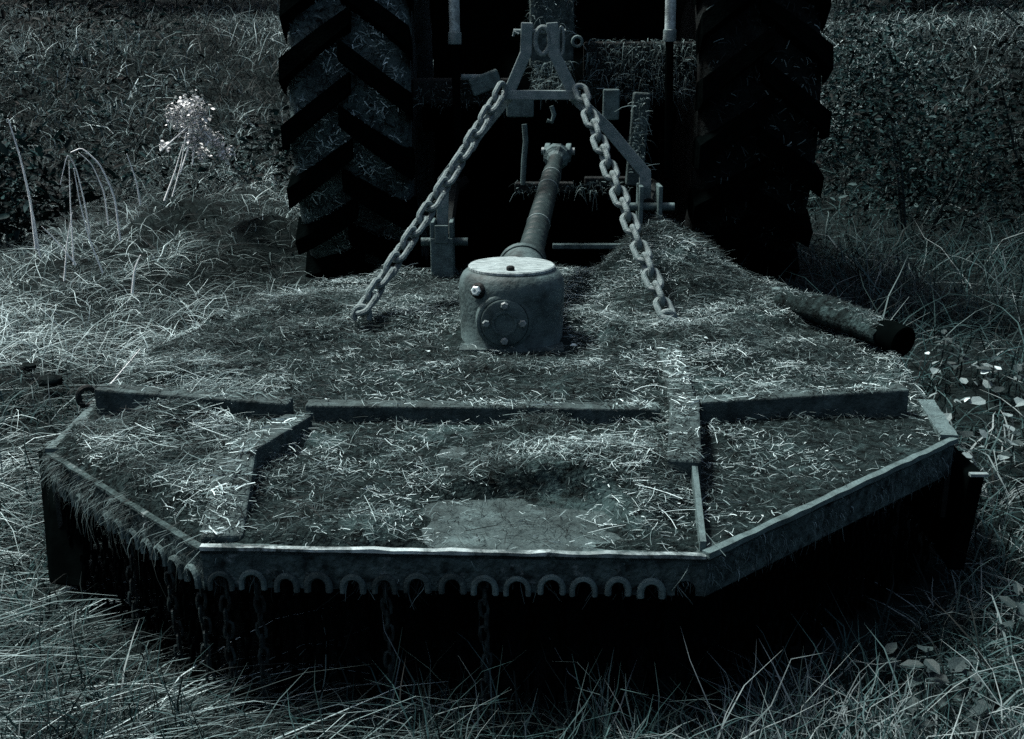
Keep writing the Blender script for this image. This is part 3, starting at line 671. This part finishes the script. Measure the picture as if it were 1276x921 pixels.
caught('caught_grass', 'grass packed on the tractor top link bracket', [(.07, .25, 4.44, 4.5, 1.15, 1.35), (.07, .22, 4.2, 4.4, .93, 1.05)], 500, .02, .10, .16)
caught('caught_grass', 'grass clinging to the tractor cross member behind the chain', [(-.38, .0, 4.47, 4.52, .87, .97)], 500, .01, .07, .08)
caught('caught_grass', 'grass wrapped about the drawbar frame behind the shaft', [(.02, .45, 4.07, 4.12, .58, .63), (.43, .48, 4.0, 4.04, .66, .93)], 300, .01, .09, .14)
# bits packed between the tyre lugs
def tyrebits(x0, n, name, label, tone, lo, hi):
    ph = rng.uniform(lo, hi, n); x = rng.uniform(-.22, .22, n); r = RC - .03 * (np.abs(x) / .2) ** 3 + .004
    P = np.stack([x0 + x, TY - r * np.cos(ph), TZ + r * np.sin(ph)], 1); nrm = np.stack([np.zeros(n), -np.cos(ph), np.sin(ph)], 1); tv = np.stack([np.zeros(n), np.sin(ph), np.cos(ph)], 1)
    a = rng.random(n) * 2 * math.pi; d = np.cos(a)[:, None] * np.array([1., 0, 0]) + np.sin(a)[:, None] * tv + rng.normal(0, .2, (n, 1)) * nrm
    L = rng.uniform(.008, .04, n); t = np.linspace(-.5, .5, 3)[None]; C = P[:, None] + d[:, None] * (t * L[:, None])[..., None] + nrm[:, None] * (.25 - t ** 2)[..., None] * .02
    sd = np.cross(d, nrm); sd /= np.linalg.norm(sd, axis=1, keepdims=True)
    o = ribbons(name, C, rng.uniform(.0008, .0022, n)[:, None] * np.ones((1, 3)), rng.gamma(.8, tone / .8, n) * (.2 + 1.6 * sst(.35, .6, fbm(x + x0, ph, 9, 3))), 'hay', sd); tag(o, label, 'grass')
tyrebits(-.632, 3000, 'packed_grass', 'chaff packed between the lugs of the paler tyre', .15, -.75, .75)
tyrebits(.962, 700, 'packed_grass', 'sparse chaff between the lugs of the shaded tyre', .05, -.75, .75)  # fewer, darker bits carry the shade painted on this tyre

# ------------------------------------------------------------------ meadow
def tyre_zone(x, y): return ((np.abs(x + .632) < .30) | (np.abs(x - .962) < .30)) & (np.abs(y - TY) < .62)
def field(n, y0, y1, dens, spread=.62, x0=.7):
    u = rng.random(n); y = y0 * (y1 / y0) ** u; x = rng.uniform(-1, 1, n) * (spread * y + x0)
    ok = ~tyre_zone(x, y) & (rng.random(n) < dens(x, y)); x, y = x[ok], y[ok]
    return np.stack([x, y, ground(x, y) - .01], 1)
clump = lambda x, y, s, sd=0: sst(.3, .62, fbm(x, y, s, sd))
under = lambda x, y: (deck_r(x, y) < 1.02)
# near turf in front of and beside the mower
def turf(n, y0, y1, dens, h0, h1, w0, w1, tmu, tsd, name, label, m='grass', lean=(.1, .6), droop=(.1, .8), az=None, azs=.6, k=5, mod=True, big=0):
    P = field(n, y0, y1, dens); n = len(P); c = fbm(P[:, 0], P[:, 1], 2.2, 4); far = np.sqrt(np.maximum(P[:, 1], 1.5) / 2)
    if big: c = np.clip(fbm(P[:, 0], P[:, 1], big, 4) + .10 * np.exp(-((P[:, 1] - 12.0) / 1.6) ** 2) - .12 * (P[:, 1] < 9.6), 0, 1)
    h = (h0 + (h1 - h0) * rng.random(n) ** 1.5) * ((.55 + .9 * c) if mod else 1); a = rng.random(n) * 2 * math.pi if az is None else rng.normal(az, azs, n)
    C, w, s = blades(P, h, a, rng.uniform(*lean, n), rng.uniform(*droop, n), (w0 + (w1 - w0) * rng.random(n)) * np.minimum(far, 2.2), k)
    o = ribbons(name, C, w, rng.gamma(.7, tmu / .7, n) * (.32 + 1.6 * sst(.32, .62, c) * (.5 + .5 * sst(.3, .6, fbm(P[:, 0], P[:, 1], 7, 14)))), m, s); tag(o, label, 'grass'); return o
outd = lambda x, y: np.where(under(x, y), .0, 1.0)
LEFT = lambda x: sst(-.2, -.9, x)
RIGHT = lambda x: sst(.3, .9, x)
turf(60000, 1.05, 3.4, lambda x, y: outd(x, y) * (.25 + .75 * clump(x, y, 3)) , .05, .15, .0010, .0024, .30, .14, 'meadow_grass', 'short green grass round the foot of the mower')
turf(7500, 1.30, 1.61, lambda x, y: (np.abs(x) < 1.2) * (.15 + .85 * clump(x, y, 6, 9)), .08, .27, .0010, .0024, .45, .14, 'foreground_grass', 'upright grass blades in front of the hanging guard chains', 'grass', (.0, .5), (.0, .6), mod=False)
turf(9000, 1.35, 2.7, lambda x, y: outd(x, y) * (deck_r(x, y) < 1.28) * (np.abs(x) > .3) * (y < 2.6) * (.15 + .85 * clump(x, y, 5, 13)), .08, .24, .0010, .0024, .22, .14, 'edge_grass', 'tall grass growing up against the slanting mower skirts', 'grass', (.1, .7), (.1, .8))
turf(62000, 1.1, 4.8, lambda x, y: outd(x, y) * LEFT(x) * (.3 + .7 * clump(x, y, 2, 3)), .04, .18, .0005, .0012, .28, .13, 'combed_hay', 'long pale grass lying flat beside the curved skid', 'hay', (.8, 1.5), (.3, 1.0), .15, .75)
turf(5200, 1.25, 1.8, lambda x, y: outd(x, y) * (x < -.25) * (.2 + .8 * clump(x, y, 4, 17)), .14, .34, .0007, .0016, .28, .13, 'swept_hay', 'long hay swept sideways towards the hanging guard chains', 'hay', (1.1, 1.5), (.1, .4), .30, .28)
turf(11000, 1.1, 4.2, lambda x, y: outd(x, y) * RIGHT(x) * clump(x, y, 2, 7), .08, .22, .0012, .0028, .34, .16, 'meadow_grass', 'loose grass on the litter strewn side by the square skid', 'grass', (.3, 1.2), (.2, 1.0))
turf(75000, 3.2, 8.0, lambda x, y: outd(x, y) * LEFT(x) * (.6 + .4 * clump(x, y, 1.6, 2)), .05, .20, .0005, .0012, .26, .13, 'heaped_hay', 'fine hay heaped in a mound by the paler tyre', 'hay', (.2, 1.1), (.2, 1.0))
turf(42000, 3.2, 8.6, lambda x, y: outd(x, y) * RIGHT(x) * (.2 + .8 * clump(x, y, 1.4, 6)), .14, .42, .0010, .0022, .12, .14, 'tall_grass', 'tall rough grass growing by the shaded tyre', 'grass', (.1, .6), (.2, .9))
turf(16000, 6.2, 9.2, lambda x, y: (x < .5) * (.3 + .7 * clump(x, y, 1.2, 5)), .15, .45, .0008, .0018, .04, .1, 'hollow_grass', 'dim tall grass in the hollow behind the hay mound', 'hay', (.1, .6), (.2, .9))  # low tone puts the hollow's shade into the blades
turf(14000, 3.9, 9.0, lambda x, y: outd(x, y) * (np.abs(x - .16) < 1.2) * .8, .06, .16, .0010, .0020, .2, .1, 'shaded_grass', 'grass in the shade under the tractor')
turf(115000, 8.0, 22, lambda x, y: .75 + .25 * clump(x, y, .7, 1), .12, .36, .0012, .0022, .12, .13, 'bank_grass', 'rough grass covering the bank behind', 'hay', (.1, .7), (.2, .9), k=4, big=.9)

# ------------------------------------------------------------------ shrubs and weeds
def shrub(x, y, rx, ry, h, n, size, tone, label, group, name='leafy_shrub', narrow=.62, cat='shrub'):
    z0 = float(ground(x, y)); e = empty(name, (x, y, z0)); tag(e, label, cat, group)
    ns = random.randint(4, 6); lob = rng.normal(0, .45, (14, 3)); lob[:, 2] = rng.uniform(.25, .95, 14)
    c = rng.integers(0, 14, n); v = rng.normal(size=(n, 3)); v /= np.linalg.norm(v, axis=1, keepdims=True); v *= (.38 * rng.random(n) ** .45)[:, None]
    p = lob[c] + v; P = np.stack([p[:, 0] * rx, p[:, 1] * ry, np.clip(p[:, 2], .02, 1.3) * h], 1)
    tn = rng.gamma(1.1, tone / 1.1, n) * rng.uniform(.15, 1.9, 14)[c]
    leafmesh('foliage', P, size * (.4 + 1.1 * rng.random(n) ** 2), tn, 'leaf', e, narrow=narrow)
    for i in range(ns):
        q = lob[i]; MB().tube([(q[0] * rx * .2, q[1] * ry * .2, -.05), (q[0] * rx * .6, q[1] * ry * .6, q[2] * h * .5), (q[0] * rx, q[1] * ry, q[2] * h)], [.012, .009, .004], 6).build('stem', 'bark', e)
    return e
gr = 'leafy shrubs behind the tractor'
for i, (x, y, rx, ry, h, n, s, t, lb) in enumerate([
    (2.35, 6.4, .7, .6, .80, 4200, .040, .13, 'mid grey shrub of small leaves beside the shaded tyre'),
    (3.4, 7.0, .8, .7, .95, 3600, .045, .05, 'dark shrub with black gaps among its leaves'),
    (2.7, 8.4, 1.0, .7, 1.35, 5200, .045, .20, 'paler shrub rising behind the dark shrub'),
    (4.6, 8.4, 1.0, .8, 1.4, 5000, .055, .05, 'blackish tall shrub on the bank foot'),
    (1.9, 9.6, .9, .7, 1.2, 4200, .05, .22, 'grey leafed shrub just behind the tractor hood'),
    (5.4, 11, 1.3, .9, 1.6, 4200, .06, .06, 'broad dim shrub on the bank'),
    (-1.25, 6.6, .5, .5, .55, 2200, .05, .10, 'low dark shrub in the hollow by the paler tyre'),
    (-2.75, 5.9, .5, .45, .55, 1300, .07, .08, 'sparse black leaved shrub beside the hay mound'),
    (-4.6, 8.6, .9, .7, .5, 1400, .06, .12, 'dull shrub at the foot of the bank'),
]):
    shrub(x, y, rx, ry, h, n, s, t, lb, gr)
for i in range(12):
    x = -9 + i * 1.7 + random.uniform(-.4, .4); y = 16.5 + random.uniform(-.8, .8)
    shrub(x, y, 1.3, .9, 2.2, 2600, .13, .06, 'dark hedge bush along the top of the bank', 'hedge bushes on the bank top', 'hedge_bush', cat='bush')

def tangle(n, x0, x1, y0, y1, hmax, size, tone, label, sc, narrow):
    x = rng.uniform(x0, x1, n); y = rng.uniform(y0, y1, n); c = fbm(x, y, sc, 23); ok = (rng.random(n) < sst(.32, .6, c)) & ~((np.abs(x - .16) < 1.25) & (y < 9)); x, y, c = x[ok], y[ok], c[ok]; m = len(x)
    z = ground(x, y) + rng.random(m) ** .8 * hmax * sst(.3, .65, c)
    o = leafmesh('undergrowth', np.stack([x, y, z], 1), size * (.4 + 1.2 * rng.random(m) ** 2), rng.gamma(.9, tone / .9, m) * (.05 + 1.8 * sst(.38, .6, fbm(x, y, 2.2, 51))), 'leaf', narrow=narrow); tag(o, label, 'undergrowth')
tangle(26000, -8, 1, 6.4, 13, .45, .06, .16, 'tangled weeds over the hollow and bank behind the hay mound', .9, .5)
tangle(16000, 1.3, 7, 5.6, 12, .5, .05, .13, 'tangled weeds about the shrubs beyond the shaded tyre', 1.0, .5)
tangle(7000, -9, 9, 12.5, 17, .8, .09, .05, 'dim weeds along the top of the bank', .7, .6)
# dry stalks standing out of the mound
def at(px, py, Y):
    p = R(16.5); f = 1368; d = Vector((0, math.cos(p), -math.sin(p))) + Vector((1, 0, 0)) * ((px - 638) / f) - Vector((0, math.sin(p), math.cos(p))) * ((py - 460.5) / f)
    return Vector((0, 0, 1.11)) + d * (Y / d.y)
def stalk(pts, r, label, group, name='dry_stalk', m='drystalk'):
    b = pts[0]; mb = MB(); n = len(pts); 
    # smooth the path
    sm = []
    for i in range(n - 1):
        for k in range(4): sm.append(pts[i].lerp(pts[i + 1], k / 4))
    sm.append(pts[-1]); sm = [sm[0]] + [(sm[i - 1] + sm[i] * 2 + sm[i + 1]) / 4 for i in range(1, len(sm) - 1)] + [sm[-1]]
    mb.tube([p - b for p in sm], [r * (1 - .65 * i / (len(sm) - 1)) for i in range(len(sm))], 5)
    o = mb.build(name, m, None, smooth=True); o.location = b; tag(o, label, 'stalk', group); return o
st = [([(45, 310), (38, 250), (25, 195), (10, 148)], 4.5, .005), ([(50, 320), (42, 270), (34, 235), (24, 190)], 4.5, .003),
      ([(112, 290), (105, 250), (95, 210), (84, 190), (75, 230)], 4.6, .003), ([(150, 300), (143, 245), (125, 205), (102, 184), (88, 190)], 4.6, .004), ([(135, 280), (130, 240), (115, 205), (98, 190)], 4.6, .003),
      ([(92, 330), (88, 260), (86, 200)], 4.4, .003), ([(128, 340), (112, 300), (100, 255), (92, 210)], 4.4, .003), ([(80, 350), (84, 300), (90, 265)], 4.3, .003),
      ([(175, 255), (170, 225), (158, 192)], 4.8, .004), ([(165, 365), (168, 335), (175, 318)], 4.2, .005), ([(95, 330), (70, 300), (52, 282)], 4.3, .003),
      ([(205, 250), (218, 215), (228, 180)], 4.9, .004), ([(215, 245), (226, 205), (232, 165)], 4.9, .003), ([(285, 205), (275, 185), (255, 165)], 5.0, .006), ([(200, 188), (215, 175), (235, 157)], 5.0, .004), ([(120, 500), (150, 465), (175, 435)], 2.9, .003)]
for i, (pp, Y, r) in enumerate(st):
    stalk([at(x, y, Y - .03 * k) for k, (x, y) in enumerate(pp)], r * 1.3, ['thin bleached grass stalk leaning out of the hay mound', 'pale stalk propped under the withered flower head', 'single straw standing beside the lifting ring'][0 if i < 11 else 1 if i < 15 else 2], ['bleached grass stalks on the hay mound', 'stalks under the withered flower head', None][0 if i < 11 else 1 if i < 15 else 2])
# withered flower head
fh = empty('withered_flower', at(240, 200, 5.0)); tag(fh, 'pale withered umbel flower head on top of the hay mound', 'flower')
hc = at(240, 155, 5.0) - fh.location
MT['umbel'] = mat('withered_petal', .38, .8, attr=True, rough=.7, sat=.2)
sub = [(at(px, py, 5.0 + random.uniform(-.06, .06)) - fh.location, rr) for px, py, rr in ((215, 140, .020), (228, 133, .026), (242, 130, .028), (236, 146, .030), (250, 142, .024), (222, 152, .018), (246, 158, .024), (258, 168, .018), (268, 176, .020), (280, 190, .016), (243, 175, .020), (252, 190, .018), (206, 182, .010), (232, 165, .016))]
P = np.concatenate([np.array(c) + rng.normal(size=(110, 3)) * rr * .85 for c, rr in sub]); n = len(P)
leafmesh('flower_head', P, rng.uniform(.009, .024, n), rng.gamma(1.2, .35, n), 'umbel', fh)
for (a, b) in (((240, 205), (240, 160)), ((225, 215), (238, 165)), ((285, 200), (250, 165))):
    pa, pb = at(*a, 5.0) - fh.location, at(*b, 5.0) - fh.location; MB().tube([pa, pa.lerp(pb, .5) + Vector((.01, 0, .01)), pb], .004, 5).build('stem', 'drystalk', fh)
# pale fallen leaves and white flowers by the right corner
lm = MB(); lm.add([(x, y - .5, z) for x, y, z in (LEAFV * np.array([1.25, 1, 1])).tolist()], LEAFF); lme = lm.mesh('fallen_leaf', 'paleleaf'); pme = MB().add([(x, y - .5, z * 2) for x, y, z in (LEAFV * np.array([1.5, 1, 1])).tolist()], LEAFF).mesh('petal', 'petal')
for (px, py, s) in [(1200, 498, .045), (1258, 533, .04), (1203, 540, .05), (1250, 570, .035), (1218, 500, .05), (1245, 485, .04), (1205, 560, .03), (1165, 462, .04), (1272, 500, .045), (1230, 478, .035), (1190, 470, .03), (1262, 552, .04), (1180, 520, .035), (1225, 540, .03)] + [(1160 + 118 * random.random(), 445 + 130 * random.random() ** 1.3, random.uniform(.012, .035)) for _ in range(34)]:
    d = at(px, py, 1.0) - Vector((0, 0, 1.11)); p = Vector((0, 0, 1.11)) + d * (-.96 / d.z)
    if deck_r(p.x, p.y) < 1.03: continue
    o = link_obj('fallen_leaf', lme); o.location = p; o.scale = (s, s, s); o.rotation_euler = (random.uniform(-.5, .9), random.uniform(-.4, .4), random.uniform(0, 6.28))
    tag(o, 'pale rounded leaf lying in the grass by the square skid', 'leaf', 'pale leaves beside the mower')
for (px, py, s) in [(1222, 458, .035), (1232, 455, .04), (1242, 458, .03), (1228, 463, .03), (1155, 440, .018), (1205, 498, .02)]:
    o = link_obj('white_petal', pme); d = at(px, py, 1.0) - Vector((0, 0, 1.11)); o.location = Vector((0, 0, 1.11)) + d * (-.93 / d.z); o.scale = (s, s, s); o.rotation_euler = (random.uniform(.2, .9), random.uniform(-.3, .3), random.uniform(0, 6.28))
    tag(o, 'bright white petal in the weeds past the pipe end', 'petal', 'white petals beside the mower')
for (px, py, s) in [(715, 546, .018), (722, 547, .012), (715, 430, .020), (452, 445, .012), (533, 437, .014), (408, 497, .013), (808, 435, .010), (720, 590, .012), (880, 421, .012)]:
    d = at(px, py, 1.0) - Vector((0, 0, 1.11)); Y = 2.0
    for _ in range(30):
        q = Vector((0, 0, 1.11)) + d * Y; Y = (1.11 - float(top(q.x, q.y)) - .012) / -d.z
    o = link_obj('fallen_petal', pme); o.location = Vector((0, 0, 1.11)) + d * Y; o.scale = (s, s, s); o.rotation_euler = (random.uniform(-.2, .4), random.uniform(-.2, .2), random.uniform(0, 6.28))
    tag(o, 'small white petal fallen on the mower deck litter', 'petal', 'white petals on the mower deck')
# broad-leaved weeds on the right foreground
wl = MB().add([(x * .9, y, z) for x, y, z in LEAFV.tolist()], LEAFF); MT['weed'] = mat('weed_leaf', .02, .05, 20, .5, .2, transl=.15); wme = wl.mesh('leaf', 'weed')
for i in range(26):
    px, py = random.uniform(900, 1270), random.uniform(650, 915)
    if i > 17: px, py = random.uniform(1160, 1270), random.uniform(450, 620)
    d = at(px, py, 1.0) - Vector((0, 0, 1.11)); t = 1.05 / -d.z; p = Vector((0, 0, 1.11)) + d * t
    if deck_r(p.x, p.y) < 1.1: continue
    p.z = float(ground(p.x, p.y)); e = empty('broadleaf_weed', p); tag(e, 'small broad leaved weed in the grass beside the slanting skirt', 'weed', 'weeds on the square skid side')
    h = random.uniform(.07, .14); MB().tube([(0, 0, -.01), (.005, .004, h)], [.003, .002], 5).build('stem', 'weed', e)
    for k in range(6):
        o = link_obj('leaf', wme, e); s = random.uniform(.028, .05); o.location = (0, 0, h * (.45 + .1 * k)); o.scale = (s, s, s); o.rotation_euler = (random.uniform(-.3, .5), random.uniform(-.3, .3), k * 2.4 + random.uniform(-.4, .4))

# dark clods in the hay
for (px, py, Y, sz, lb) in ((62, 462, 3.15, .026, 'dark lumpy clod of earth half buried in the hay'), (35, 450, 3.25, .018, 'smaller dark earth clod beside the lumpy clod')):
    mb = MB(); vs = []; nn_ = 12; mm = 7
    for i in range(mm):
        th = math.pi * i / (mm - 1)
        for k in range(nn_):
            w = 2 * math.pi * k / nn_; q = 1 + .45 * (float(fbm(th * 1.7 + sz * 90, math.cos(w) * 1.3 + math.sin(w), 1.3, 6)) - .5) * 2
            vs.append((math.sin(th) * math.cos(w) * sz * 1.4 * q, math.sin(th) * math.sin(w) * sz * q, -math.cos(th) * sz * .8 * q))
    fs = [(i * nn_ + k, i * nn_ + (k + 1) % nn_, (i + 1) * nn_ + (k + 1) % nn_, (i + 1) * nn_ + k) for i in range(mm - 1) for k in range(nn_)]
    o = mb.add(vs, fs).build('earth_clod', 'soil', None, smooth=True); o.location = at(px, py, Y); o.location.z = float(ground(o.location.x, o.location.y)) + .035; tag(o, lb, 'clod', 'earth clods in the hay')
